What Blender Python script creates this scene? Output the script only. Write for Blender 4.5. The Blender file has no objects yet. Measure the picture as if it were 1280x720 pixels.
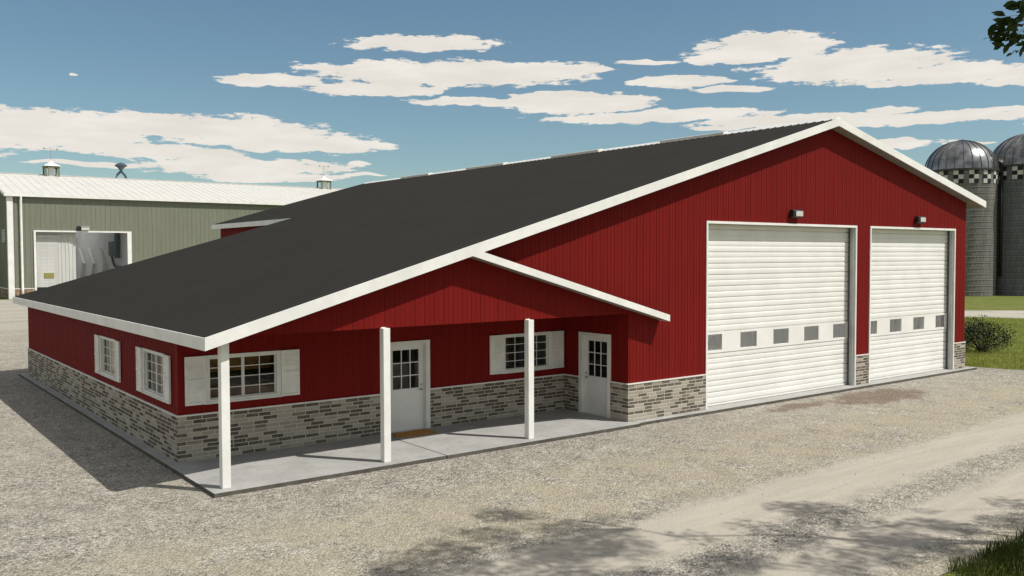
import bpy, bmesh, math, random
from mathutils import Vector, Matrix
R = math.radians
random.seed(11)
S = bpy.context.scene
COL = S.collection

# ------------------------------------------------------------------ helpers
class MB:
    """collects boxes, prisms, tubes in world coordinates, then becomes ONE mesh object"""
    def __init__(s): s.v = []; s.f = []; s.m = []
    def add(s, vs, fs, mi=0):
        b = len(s.v); s.v += [tuple(p) for p in vs]
        for f in fs: s.f.append([i + b for i in f]); s.m.append(mi)
        return s
    def box(s, x0, x1, y0, y1, z0, z1, mi=0):
        vs = [(x0,y0,z0),(x1,y0,z0),(x1,y1,z0),(x0,y1,z0),(x0,y0,z1),(x1,y0,z1),(x1,y1,z1),(x0,y1,z1)]
        return s.add(vs, [(0,3,2,1),(4,5,6,7),(0,1,5,4),(1,2,6,5),(2,3,7,6),(3,0,4,7)], mi)
    def hexa(s, a, b, mi=0):        # two quads, a = inner loop, b = outer loop
        return s.add(list(a) + list(b), [(3,2,1,0),(4,5,6,7),(0,1,5,4),(1,2,6,5),(2,3,7,6),(3,0,4,7)], mi)
    def prism(s, loop, d, mi=0):    # loop of points, pushed along vector d
        n = len(loop); d = Vector(d); vs = [Vector(p) for p in loop]; vs += [p + d for p in vs]
        fs = [list(range(n - 1, -1, -1)), list(range(n, 2*n))] + [(i, (i+1) % n, (i+1) % n + n, i + n) for i in range(n)]
        return s.add(vs, fs, mi)
    def tube(s, pts, rad, n=8, mi=0, cap=True):
        pts = [Vector(p) for p in pts]; rad = rad if isinstance(rad, (list, tuple)) else [rad]*len(pts)
        vs = []
        for i, p in enumerate(pts):
            t = (pts[min(i+1, len(pts)-1)] - pts[max(i-1, 0)]).normalized()
            a = t.cross(Vector((0,0,1)) if abs(t.z) < .95 else Vector((1,0,0))).normalized(); b = t.cross(a)
            for k in range(n):
                w = 2*math.pi*k/n; vs.append(p + (a*math.cos(w) + b*math.sin(w))*rad[i])
        fs = [(i*n+k, i*n+(k+1) % n, (i+1)*n+(k+1) % n, (i+1)*n+k) for i in range(len(pts)-1) for k in range(n)]
        if cap: fs += [list(range(n-1, -1, -1)), [(len(pts)-1)*n + k for k in range(n)]]
        return s.add(vs, fs, mi)
    def lathe(s, c, prof, n=48, mi=0):
        vs = [(c[0]+r*math.cos(2*math.pi*k/n), c[1]+r*math.sin(2*math.pi*k/n), c[2]+z) for r, z in prof for k in range(n)]
        return s.add(vs, [(i*n+k, i*n+(k+1) % n, (i+1)*n+(k+1) % n, (i+1)*n+k) for i in range(len(prof)-1) for k in range(n)], mi)
    def build(s, name, mats, parent=None, smooth=False, bevel=0, fix=True):
        if not isinstance(mats, (list, tuple)): mats = [mats]
        o0 = Vector((0,0,0))
        if parent is not None:
            q = parent
            while q is not None: o0 += q.location; q = q.parent
        me = bpy.data.meshes.new(name)
        me.from_pydata([(v[0]-o0.x, v[1]-o0.y, v[2]-o0.z) for v in s.v], [], s.f)
        for m in mats: me.materials.append(m)
        if len(mats) > 1: me.polygons.foreach_set('material_index', s.m)
        if fix:
            bm = bmesh.new(); bm.from_mesh(me); bmesh.ops.recalc_face_normals(bm, faces=bm.faces)
            bm.to_mesh(me); bm.free()
        if smooth: me.polygons.foreach_set('use_smooth', [True]*len(me.polygons))
        o = bpy.data.objects.new(name, me); COL.objects.link(o)
        if parent is not None: o.parent = parent
        if bevel:
            b = o.modifiers.new('bevel', 'BEVEL'); b.width = bevel; b.segments = 2; b.limit_method = 'ANGLE'
        return o

def tag(o, label=None, cat=None, group=None, kind=None):
    if label: o['label'] = label
    if cat: o['category'] = cat
    if group: o['group'] = group
    if kind: o['kind'] = kind
    return o
def empty(name, loc, label, cat, group=None):
    o = bpy.data.objects.new(name, None); COL.objects.link(o); o.location = loc; o.empty_display_size = .3
    return tag(o, label, cat, group)

# ------------------------------------------------------------------ node helper
class N:
    def __init__(s, tree): s.t = tree; s.n = tree.nodes; s.l = tree.links
    def put(s, sock, v):
        if isinstance(v, bpy.types.NodeSocket): s.l.new(v, sock)
        elif isinstance(v, (tuple, list)) and sock.type == 'RGBA' and len(v) == 3: sock.default_value = (*v, 1)
        else: sock.default_value = v
    def m(s, op, a, b=0., c=None, clamp=False):
        n = s.n.new('ShaderNodeMath'); n.operation = op; n.use_clamp = clamp
        s.put(n.inputs[0], a); s.put(n.inputs[1], b)
        if c is not None: s.put(n.inputs[2], c)
        return n.outputs[0]
    def node(s, kind, out=0, **kw):
        n = s.n.new(kind)
        for k, v in kw.items():
            if k in n.inputs: s.put(n.inputs[k], v)
            else: setattr(n, k, v)
        return n.outputs[out]
    def mix(s, f, a, b, mode='MIX'):
        n = s.n.new('ShaderNodeMix'); n.data_type = 'RGBA'; n.blend_type = mode
        s.put(n.inputs[0], f); s.put(n.inputs[6], a); s.put(n.inputs[7], b); return n.outputs[2]
    def smooth(s, v, a, b):
        n = s.n.new('ShaderNodeMapRange'); n.interpolation_type = 'SMOOTHSTEP'
        s.put(n.inputs[0], v); n.inputs[1].default_value = a; n.inputs[2].default_value = b
        n.inputs[3].default_value = 0; n.inputs[4].default_value = 1; return n.outputs[0]
    def noise(s, vec, scale, detail=4, rough=.55, out=0):
        n = s.n.new('ShaderNodeTexNoise'); s.put(n.inputs['Vector'], vec)
        n.inputs['Scale'].default_value = scale; n.inputs['Detail'].default_value = detail; n.inputs['Roughness'].default_value = rough
        return n.outputs[out]
    def xyz(s, vec):
        n = s.n.new('ShaderNodeSeparateXYZ'); s.put(n.inputs[0], vec); return n.outputs
    def vec(s, x, y, z):
        n = s.n.new('ShaderNodeCombineXYZ'); s.put(n.inputs[0], x); s.put(n.inputs[1], y); s.put(n.inputs[2], z); return n.outputs[0]
    def bump(s, h, strength=.5, dist=.01):
        n = s.n.new('ShaderNodeBump'); s.put(n.inputs['Height'], h); n.inputs['Strength'].default_value = strength; n.inputs['Distance'].default_value = dist
        return n.outputs[0]
def mat(name):
    m = bpy.data.materials.new(name); m.use_nodes = True; n = N(m.node_tree)
    return m, n, m.node_tree.nodes['Principled BSDF']
def pos(n): return n.node('ShaderNodeNewGeometry')

def paint(name, col, rough=.5, var=.12, scale=1.2, bump=0, spec=.3, metal=0, fine=0):
    m, n, b = mat(name); p = pos(n)
    f = n.noise(p, scale, 5, .6)
    c = n.mix(n.smooth(f, .3, .7), tuple(x*(1-var) for x in col), tuple(min(x*(1+var*.6), 1) for x in col))
    if fine: c = n.mix(n.m('MULTIPLY', n.smooth(n.noise(p, 40, 3), .4, .75), fine), c, tuple(x*.6 for x in col))
    n.put(b.inputs['Base Color'], c); b.inputs['Roughness'].default_value = rough; b.inputs['Metallic'].default_value = metal
    b.inputs['Specular IOR Level'].default_value = spec
    if bump: n.put(b.inputs['Normal'], n.bump(n.noise(p, 30, 3), .3, bump))
    return m

def siding(name, col, rough=.45):
    # painted sheet metal, faint rain streaks and dust near the bottom
    m, n, b = mat(name); p = pos(n); x = n.xyz(p)
    st = n.noise(n.vec(n.m('MULTIPLY', x[0], 5.), n.m('MULTIPLY', x[1], 5.), n.m('MULTIPLY', x[2], .25)), 1., 4)
    big = n.noise(p, .35, 3)
    c = n.mix(n.smooth(st, .35, .7), tuple(k*.92 for k in col), tuple(k*1.06 for k in col))
    c = n.mix(n.m('MULTIPLY', n.smooth(big, .4, .7), .3), c, tuple(k*.8 for k in col))
    n.put(b.inputs['Base Color'], c); b.inputs['Roughness'].default_value = rough; b.inputs['Specular IOR Level'].default_value = .10
    return m

def brickmat(name, ax):
    m, n, b = mat(name); p = pos(n); x = n.xyz(p)
    w = n.noise(p, 9, 2)
    v = n.vec(n.m('ADD', x[ax], n.m('MULTIPLY', n.m('SUBTRACT', w, .5), .012)), n.m('ADD', x[2], n.m('MULTIPLY', n.m('SUBTRACT', n.noise(p, 7, 2), .5), .014)), 0.)
    def bt(c1, c2, mo):
        t = n.n.new('ShaderNodeTexBrick'); t.offset = .37; t.offset_frequency = 2; t.squash = .86; t.squash_frequency = 3
        n.put(t.inputs['Vector'], v); n.put(t.inputs['Color1'], c1); n.put(t.inputs['Color2'], c2); n.put(t.inputs['Mortar'], mo)
        t.inputs['Scale'].default_value = 1; t.inputs['Mortar Size'].default_value = .0125; t.inputs['Mortar Smooth'].default_value = .55
        t.inputs['Bias'].default_value = 0.; t.inputs['Brick Width'].default_value = .34; t.inputs['Row Height'].default_value = .0892
        return t
    t = bt((0,0,0), (1,1,1), (0,0,0)); rnd = n.m('MULTIPLY', t.outputs[0], 1.)
    r = n.n.new('ShaderNodeValToRGB'); cr = r.color_ramp; cr.interpolation = 'LINEAR'
    e = cr.elements; e[0].position = 0; e[0].color = (.43,.39,.325,1); e[1].position = 1; e[1].color = (.062,.049,.039,1)
    for q, c in ((.16,(.40,.36,.29,1)),(.36,(.33,.292,.228,1)),(.44,(.26,.225,.178,1)),(.50,(.12,.096,.072,1)),(.66,(.088,.070,.053,1)),(.82,(.13,.106,.080,1))):
        k = cr.elements.new(q); k.color = c
    n.l.new(rnd, r.inputs[0])
    c = n.mix(n.m('MULTIPLY', n.smooth(n.noise(p, 26, 4), .42, .66), .4), r.outputs[0], (.28,.245,.195))
    c = n.mix(t.outputs['Fac'], c, (.54,.50,.43))
    n.put(b.inputs['Base Color'], c); b.inputs['Roughness'].default_value = .9; b.inputs['Specular IOR Level'].default_value = .15
    h = n.m('ADD', n.m('MULTIPLY', n.m('SUBTRACT', 1., t.outputs['Fac']), 1.), n.m('MULTIPLY', n.noise(p, 45, 4), .5))
    n.put(b.inputs['Normal'], n.bump(h, .8, .014))
    return m

def glass(name, tint=(.9,.93,.93), gl=.06):
    m, n, b = mat(name); n.n.remove(b)
    lw = n.n.new('ShaderNodeLayerWeight'); fr = n.m('ADD', n.m('MULTIPLY', n.m('POWER', lw.outputs['Facing'], 5.), .4), .025)
    t = n.node('ShaderNodeBsdfTransparent', Color=tint); g = n.node('ShaderNodeBsdfGlossy', Roughness=.03, Color=(.9,.9,.9))
    mx = n.n.new('ShaderNodeMixShader'); n.l.new(fr, mx.inputs[0]); n.l.new(t, mx.inputs[1]); n.l.new(g, mx.inputs[2])
    n.l.new(mx.outputs[0], n.n['Material Output'].inputs[0]); return m

M = {}
M['red'] = siding('red_siding', (.170,.0085,.0066), .65)
M['white'] = paint('white_trim', (.81,.795,.75), .5, .08, 1.5, fine=.12)
M['soffit'] = paint('grey_soffit', (.23,.215,.19), .7)
M['roof'] = paint('black_roof_sheet', (.034,.0325,.029), .8, .05, .5, spec=.08)
M['door_white'] = paint('white_door', (.74,.73,.70), .45, .05, 2)
M['frame_white'] = paint('white_frame', (.74,.72,.67), .5, .08, 2)
M['shutter'] = paint('white_shutter', (.76,.73,.68), .55, .1, 3)
M['slat'] = paint('white_door_slat', (.80,.785,.735), .45, .06, 1.2, fine=.15)
M['jamb'] = paint('galvanised_jamb', (.42,.43,.42), .5, .15, 2)
M['track'] = paint('dark_track', (.13,.13,.13), .6)
M['steel'] = paint('handle_steel', (.35,.35,.34), .35, .1, 5, metal=.8)
M['dark'] = paint('black_housing', (.02,.02,.022), .5)
M['lens'] = paint('grey_lamp_lens', (.55,.55,.52), .25, .08, 8)
M['vent'] = paint('grey_vent', (.30,.28,.25), .6)
M['ridge_vent'] = paint('pale_ridge_vent', (.78,.71,.63), .6)
M['brick_x'] = brickmat('brick_front', 0); M['brick_y'] = brickmat('brick_side', 1)
M['glass'] = glass('window_glass'); M['door_glass'] = glass('garage_glass', (.97,.97,.97))
M['inwhite'] = siding('grey_liner', (.78,.78,.78))
M['wood'] = paint('brown_wood', (.40,.165,.055), .6, .35, 4)
M['wood_dark'] = paint('dark_wood', (.05,.03,.018), .6, .3, 4)
M['wood_wall'] = paint('tan_panel', (.16,.10,.06), .8, .2, 3)
M['red_paint'] = paint('red_paint', (.80,.045,.04), .4)
M['curtain'] = paint('tan_curtain', (.78,.62,.36), .9, .15, 6)
M['floor_in'] = paint('indoor_floor', (.42,.41,.39), .8)
def concrete():
    m, n, b = mat('concrete'); p = pos(n)
    c = n.mix(n.smooth(n.noise(p, 1.1, 6, .65), .3, .7), (.31,.305,.285), (.40,.39,.37))
    c = n.mix(n.m('MULTIPLY', n.smooth(n.noise(p, 6, 5), .5, .72), .35), c, (.23,.225,.21))
    n.put(b.inputs['Base Color'], c); b.inputs['Roughness'].default_value = .85
    n.put(b.inputs['Normal'], n.bump(n.noise(p, 60, 4), .25, .006)); return m
M['concrete'] = concrete()
def translucent():
    m, n, b = mat('added_rooflight_sheet'); n.n.remove(b)
    a = n.node('ShaderNodeBsdfTranslucent', Color=(.92,.92,.9)); n.l.new(a, n.n['Material Output'].inputs[0]); return m
M['added_rooflight'] = translucent()  # diffusing sheet for the roof openings added to light the interiors
M['mat'] = paint('coir_mat', (.46,.22,.05), .95, .35, 9, bump=.01)

# ------------------------------------------------------------------ dimensions (metres)
W, D, XL, LW = 18.21, 2.558, -10.82, 20.47        # right corner, porch depth, left wall, wing length
RX, RZ, SL, SR, FT = 8.984, 8.485, .2886, .2294, .2225
XE, XR, OV = -11.209, 18.98, .39
YB, YW = 31.5, 21.2                               # back of the main roof / of the wing roof
HB, PB = 1.0, 2.857
G = (3.067, 10.651, 11.471, 17.345); HD = 5.345
GR = -.08
def low(x): return RZ - SL*(RX-x) if x <= RX else RZ - SR*(x-RX)
def top(x): return low(x) + FT

def clad(mb, P, u0, u1, zb, zt, holes=(), th=.12, rib=.125, rh=.008, breaks=(), mi=0, phase=.06, rw=.012):
    """sheet wall: P(u, out, z) -> point; zt(u) top line; holes (u0,u1,z0,z1); upright ribs proud of it"""
    us = sorted({u0, u1, *[b for b in breaks if u0 < b < u1], *[h[i] for h in holes for i in (0,1) if u0 < h[i] < u1]})
    def spans(ua, ub):
        cut = sorted([(h[2], h[3]) for h in holes if h[0] < (ua+ub)/2 < h[1]]); a = zb; r = []
        for c0, c1 in cut:
            if c0 > a + 1e-4: r.append((a, c0))
            a = max(a, c1)
        r.append((a, None)); return r
    for ua, ub in zip(us, us[1:]):
        for a, b in spans(ua, ub):
            ta, tb = (zt(ua), zt(ub)) if b is None else (b, b)
            q = [(ua,a),(ub,a),(ub,tb),(ua,ta)]
            mb.hexa([P(u,-th,z) for u, z in q], [P(u,0,z) for u, z in q], mi)
    u = u0 + phase; k = 0
    while u < u1 - .03:
        w, hh = (rw, rh) if k % 2 == 0 or rib > .2 else (rw*.7, rh*.55)
        for a, b in spans(u, u + 1e-4):
            t0, t1 = (zt(u-w), zt(u+w)) if b is None else (b, b)
            if min(t0, t1) - a < .02: continue
            t0 -= .002; t1 -= .002
            mb.add([P(u-w,0,a),P(u-w*.5,hh,a),P(u+w*.5,hh,a),P(u+w,0,a),P(u-w,0,t0),P(u-w*.5,hh,t0),P(u+w*.5,hh,t1),P(u+w,0,t1)],
                   [(0,1,5,4),(1,2,6,5),(2,3,7,6),(0,4,7,3),(3,2,1,0),(4,5,6,7)], mi)
        u += rib; k += 1

front = lambda c: (lambda u, o, z: (u, c-o, z))     # faces -y
back = lambda c: (lambda u, o, z: (u, c+o, z))      # faces +y
left = lambda c: (lambda u, o, z: (c-o, u, z))      # faces -x
right = lambda c: (lambda u, o, z: (c+o, u, z))     # faces +x
def bx(mb, P, u0, u1, o0, o1, z0, z1, mi=0):
    q = [(u0,z0),(u1,z0),(u1,z1),(u0,z1)]
    return mb.hexa([P(u,o0,z) for u, z in q], [P(u,o1,z) for u, z in q], mi)

# ------------------------------------------------------------------ RED BARN
barn = empty('red_barn', (0,0,0), 'big red metal barn with black roof, brick base and two roller doors', 'barn')
WIN = [(-9.385, front(D)), (-1.368, front(D)), (4.27, left(XL)), (8.45, left(XL))]
wz0, wz1 = 1.205, 2.25
def winhole(c): return (c-.86, c+.86, wz0+.02, wz1-.02)
ED = (-5.817, -4.541); SD = (.642, 1.918); DH = 2.258
wtop = lambda x: low(x) + .06
# front gable wall with the panel over the porch
w = MB()
clad(w, front(0), 0, W, HB, wtop, [(G[0],G[1],0,HD),(G[2],G[3],0,HD)], breaks=(RX,))
w.build('front_wall', M['red'], barn)
w = MB()
clad(w, front(0), -10.45, 0, PB, wtop, phase=.20)
w.build('porch_gable', M['red'], barn)
w = MB()
clad(w, front(D), XL, 0, HB, lambda x: min(wtop(x), 2.95), [winhole(WIN[0][0]), winhole(WIN[1][0]), (ED[0],ED[1],0,DH)], phase=.12)
w.build('porch_wall', M['red'], barn)
w = MB()
clad(w, left(0), .121, D-.001, HB, lambda y: 2.95, [(SD[0],SD[1],0,DH)], phase=.12)
w.build('porch_side_wall', M['red'], barn)
w = MB()
clad(w, left(XL), D+.121, LW-.121, HB, lambda y: low(XL)+.06, [winhole(WIN[2][0]), winhole(WIN[3][0])], phase=.12)
w.build('side_wall', M['red'], barn)
w = MB()
clad(w, left(.18), YW-.9, YB-.48, 0, lambda y: low(.18)+.05)
clad(w, right(W), .121, YB-.48, 0, lambda y: low(W)+.04, [(23,28,0,4.6),(11.5,13.5,1.4,2.6)])
clad(w, back(YB-.35), .18, W, 0, wtop, [(3,9,0,5.2)], breaks=(RX,), rib=.5)
clad(w, back(LW), XL, .05, 0, wtop, rib=.5)
w.build('rear_wall', M['red'], barn)
# brick base: sheets 3 cm proud of the siding, pale ledge on top
def base(P, u0, u1, m_, e0=0, e1=0):
    b_ = MB(); bx(b_, P, u0-e0, u1+e1, -.10, .03, 0, HB-.02); b_.build('brick_base', m_, barn)
    b_ = MB(); bx(b_, P, u0-e0*1.5, u1+e1*1.5, -.05, .046, HB-.02, HB+.012); b_.build('base_ledge', M['frame_white'], barn)
for a, b, e0, e1 in ((0,G[0]-.006,.03,0),(G[1]+.006,G[2]-.006,0,0),(G[3]+.006,W,0,.03)): base(front(0), a, b, M['brick_x'], e0, e1)
for a, b, e0 in ((XL,ED[0],.03),(ED[1],-.031,0)): base(front(D), a, b, M['brick_x'], e0)
for a, b in ((.101,SD[0]),(SD[1],D-.031)): base(left(0), a, b, M['brick_y'])
base(left(XL), D+.101, LW, M['brick_y'])
for c_, y_ in ((XL, D), (0, 0)):
    b_ = MB(); bx(b_, left(c_), y_-.0285, y_+.1005, .0302, .0315, 0, HB-.02); b_.build('brick_return', M['brick_y'], barn)
# roof
r = MB()
def slab(x0, x1, y0, y1, d=0.):
    r.prism([(x0,y0,low(x0)+.012),(x1,y0,low(x1)+.012),(x1,y0,top(x1)-d),(x0,y0,top(x0)-d)], (0,y1-y0,0))
slab(XE+.03, -.15, -OV+.03, YW-.03); slab(-.15, RX, -.36, YB-.03)
SK = [(10.5,18.3,1,14),(10.5,18.3,16,29)]          # unseen translucent roof lights, added to brighten the workshop, right slope
ys = [-.36, 1, 14, 16, 29, YB-.03]
for i in range(5):
    if i in (1, 3): slab(RX, 10.5, ys[i], ys[i+1]); slab(18.3, XR-.03, ys[i], ys[i+1])
    else: slab(RX, XR-.03, ys[i], ys[i+1])
y = -.2
while y < YB - .1:                                   # standing ribs running up the slope
    x0 = XE+.04 if y < YW-.1 else -.1
    for xa, xb in ((x0, RX-.12),) + (((RX+.12, XR-.05),) if not any(a-.05 < y < b+.05 for _, _, a, b in SK) else ()):
        r.prism([(xa,y-.025,top(xa)-.003),(xa,y-.015,top(xa)+.036),(xa,y+.015,top(xa)+.036),(xa,y+.025,top(xa)-.003)], (xb-xa,0,top(xb)-top(xa)))
    y += .30
# little porch roof sheet
SM = -.2746
def sm(x): return 4.467 + SM*(x+4.919)
r.prism([(-4.95,-OV+.03,sm(-4.95)-.03),(1.145,-OV+.03,sm(1.145)-.03),(1.145,-OV+.03,sm(1.145)-.004),(-4.95,-OV+.03,sm(-4.95)-.004)], (0,OV-.031,0))
r.build('roof', M['roof'], barn)
def board(name, m_, loop, d):
    b_ = MB(); b_.prism(loop, d); return b_.build(name, m_, barn)
def plank(name, m_, *a):
    b_ = MB(); b_.box(*a); return b_.build(name, m_, barn)
fm = M['white']
board('fascia', fm, [(XE,-OV,low(XE)),(RX,-OV,RZ),(RX,-OV,RZ+FT+.02),(XE,-OV,low(XE)+FT+.02)], (0,.035,0))
board('fascia', fm, [(RX,-OV,RZ),(XR,-OV,low(XR)),(XR,-OV,low(XR)+FT+.02),(RX,-OV,RZ+FT+.02)], (0,.035,0))
plank('fascia', fm, XE, XE+.03, -OV+.036, YW, low(XE), top(XE)+.015)
board('fascia', fm, [(XE+.031,YW-.03,low(XE+.031)),(-.19,YW-.03,low(-.19)),(-.19,YW-.03,top(-.19)),(XE+.031,YW-.03,top(XE+.031))], (0,.03,0))
plank('fascia', fm, -.18, -.15, YW+.002, YB, low(-.15), top(-.15)+.015)
board('fascia', fm, [(-.149,YB-.03,low(-.15)),(RX,YB-.03,RZ),(RX,YB-.03,RZ+FT),(-.149,YB-.03,top(-.15))], (0,.03,0))
board('fascia', fm, [(RX,YB-.03,RZ),(XR,YB-.03,low(XR)),(XR,YB-.03,low(XR)+FT),(RX,YB-.03,RZ+FT)], (0,.03,0))
plank('fascia', fm, XR-.03, XR, -OV+.036, YB-.031, low(XR), top(XR)+.012)
board('fascia', fm, [(-5.233,-OV-.001,sm(-5.233)-.171),(1.175,-OV-.001,sm(1.175)-.171),(1.175,-OV-.001,sm(1.175)),(-4.929,-OV-.001,sm(-4.929))], (0,.033,0))
plank('fascia', fm, 1.147, 1.175, -OV+.033, -.018, sm(1.175)-.171, sm(1.175)-.002)
def sof(x0, x1, y0, y1, fn): board('soffit', M['soffit'], [(x0,y0,fn(x0)),(x1,y0,fn(x1)),(x1,y0,fn(x1)+.012),(x0,y0,fn(x0)+.012)], (0,y1-y0,0))
sof(XE+.031, RX, -OV+.036, -.001, lambda x: low(x)-.002); sof(RX, XR-.031, -OV+.036, -.001, lambda x: low(x)-.002)
sof(XE+.031, XL-.001, .0, YW-.04, lambda x: low(x)-.002); sof(W+.001, XR-.031, .0, YB-.04, lambda x: low(x)-.002)
sof(-5.2, 1.146, -OV+.033, -.018, lambda x: sm(x)-.165)
plank('soffit', M['soffit'], XL+.001, -.13, .125, D-.02, PB+.03, PB+.05)
rc = MB(); rc.prism([(RX-.16,-.37,top(RX-.16)+.02),(RX-.02,-.37,top(RX)+.075),(RX+.16,-.37,top(RX+.16)+.04),(RX+.16,-.37,top(RX+.16)-.005),(RX-.16,-.37,top(RX-.16)-.005)], (0,YB,0))
rc.build('ridge_cap', M['white'], barn)
for a, b in ((4.05,7.1),(10.55,13.6),(17.1,20.2),(23.75,26.6)):
    v = MB(); v.prism([(RX-.26,a,top(RX-.26)+.02),(RX-.26,a,top(RX)+.055),(RX,a,top(RX)+.105),(RX+.26,a,top(RX)+.055),(RX+.26,a,top(RX+.26)+.0)], (0,b-a,0))
    v.build('ridge_vent', M['ridge_vent'], barn, bevel=.01)
for a, b, c, d in SK:
    g = MB(); g.prism([(a,c,top(a)-.02),(b,c,top(b)-.02),(b,c,top(b)-.01),(a,c,top(a)-.01)], (0,d-c,0)); g.build('added_skylight', M['added_rooflight'], barn)
# posts
PW = .165
for x in (-10.835, -7.370, -3.454):
    p_ = MB(); h = min(PB, low(x))
    p_.prism([(x,-.139,0),(x+PW,-.139,0),(x+PW,-.139,min(PB, low(x+PW))),(x,-.139,h)], (0,.165 if h == PB else PW,0))
    if h == PB: p_.box(x+.02, x+PW-.02, -.004, .03, PB-.01, PB+.02)
    p_.build('porch_post', M['white'], barn, bevel=.008)

# windows --------------------------------------------------------
def window(c, P):
    f = MB(); fw = .075
    a, b = c-.86, c+.86
    for (u0, u1, z0, z1) in ((a,b,wz1-.065,wz1),(a,b,wz0,wz0+.075),(a,a+.10,wz0+.0752,wz1-.0652),(b-.10,b,wz0+.0752,wz1-.0652)):
        bx(f, P, u0, u1, -.09, .022, z0, z1)
    bx(f, P, a-.02, b+.02, .0222, .05, wz0-.012, wz0+.02)
    o = f.build('window', M['frame_white'], barn)
    gz0, gz1 = wz0+.075, wz1-.065
    for u0, u1 in ((a+.10, c-.004), (c+.004, b-.10)):
        s = MB(); t = .028
        bx(s,P,u0,u1,-.070,-.042,gz1-t,gz1); bx(s,P,u0,u1,-.070,-.042,gz0,gz0+t)
        bx(s,P,u0,u0+t,-.070,-.042,gz0+t,gz1-t); bx(s,P,u1-t,u1,-.070,-.042,gz0+t,gz1-t)
        um = (u0+u1)/2; bx(s,P,um-.008,um+.008,-.062,-.046,gz0+t,gz1-t)
        for k in (1,2,3):
            z = gz0 + (gz1-gz0)*k/4; bx(s,P,u0+t,um-.008,-.062,-.047,z-.008,z+.008); bx(s,P,um+.008,u1-t,-.062,-.047,z-.008,z+.008)
        s.build('sash', M['frame_white'], o)
        g = MB(); bx(g,P,u0+.01,u1-.01,-.057,-.053,gz0+.01,gz1-.01); g.build('pane', M['glass'], o)
    for u0, u1 in ((c-1.295, c-.862), (c+.862, c+1.295)):
        s = MB(); t = .05
        bx(s,P,u0,u1,.018,.036,wz0,wz1)
        for (z0, z1) in ((wz0,wz0+t),(wz1-t,wz1),((wz0+wz1)/2-.035,(wz0+wz1)/2+.035)): bx(s,P,u0,u1,.0362,.064,z0,z1)
        for (p, q) in ((u0,u0+t),(u1-t,u1)):
            bx(s,P,p,q,.0362,.0605,wz0+t,(wz0+wz1)/2-.035); bx(s,P,p,q,.0362,.0605,(wz0+wz1)/2+.035,wz1-t)
        for z0, z1 in ((wz0+t,(wz0+wz1)/2-.035),((wz0+wz1)/2+.035,wz1-t)):
            n = 4; dz = (z1-z0)/n
            for k in range(n):
                z = z0 + dz*k
                s.hexa([P(u0+t,.0361,z),P(u1-t,.0361,z),P(u1-t,.0361,z+dz*.92),P(u0+t,.0361,z+dz*.92)],
                       [P(u0+t,.057,z+.006),P(u1-t,.057,z+.006),P(u1-t,.038,z+dz*.9),P(u0+t,.038,z+dz*.9)])
        s.build('shutter', M['shutter'], o)
for c, P in WIN: window(c, P)

# doors ----------------------------------------------------------
def entry(c, P, hside):
    l = MB(); w = .515; rc_ = -.09
    gx0, gx1, gz0, gz1 = c-.38, c+.38, 1.05, 2.03
    for u0,u1,z0,z1 in ((c-w,gx0,.02,2.17),(gx1,c+w,.02,2.17),(gx0,gx1,.02,gz0),(gx0,gx1,gz1,2.17)): bx(l,P,u0,u1,rc_-.045,rc_,z0,z1)
    for k in (1,2):
        u = gx0+(gx1-gx0)*k/3; bx(l,P,u-.011,u+.011,rc_-.03,rc_-.004,gz0,gz1)
    for k in (1,2):
        z = gz0+(gz1-gz0)*k/3
        for j in range(3): bx(l,P,gx0+(gx1-gx0)*j/3+(.011 if j else 0),gx0+(gx1-gx0)*(j+1)/3-(.011 if j<2 else 0),rc_-.03,rc_-.005,z-.011,z+.011)
    o = l.build('entry_door', M['door_white'], barn)
    f = MB()
    for u0,u1 in ((c-.638,c-w-.002),(c+w+.002,c+.638)): bx(f,P,u0,u1,-.14,.034,0,2.172)
    bx(f,P,c-.638,c+.638,-.14,.034,2.1722,DH); bx(f,P,c-w-.002,c+w+.002,-.14,-.02,0,.018)
    f.build('door_frame', M['frame_white'], o)
    g = MB(); bx(g,P,gx0+.001,gx1-.001,rc_-.024,rc_-.020,gz0+.001,gz1-.001); g.build('pane', M['glass'], o)
    h = MB(); u = c + hside*(w-.07)
    h.tube([P(u,rc_,1.12),P(u,rc_+.014,1.12)], .026, 14); h.build('lock', M['steel'], o); h = MB()
    h.tube([P(u,rc_,1.0),P(u,rc_+.012,1.0)], .03, 14)
    h.tube([P(u,rc_+.01,1.0),P(u,rc_+.05,1.0)], .012, 10); h.tube([P(u,rc_+.05,1.0),P(u-hside*.11,rc_+.052,1.0)], .011, 10)
    h.build('handle', M['steel'], o)
entry((ED[0]+ED[1])/2, front(D), 1); entry((SD[0]+SD[1])/2, left(0), 1)

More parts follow.
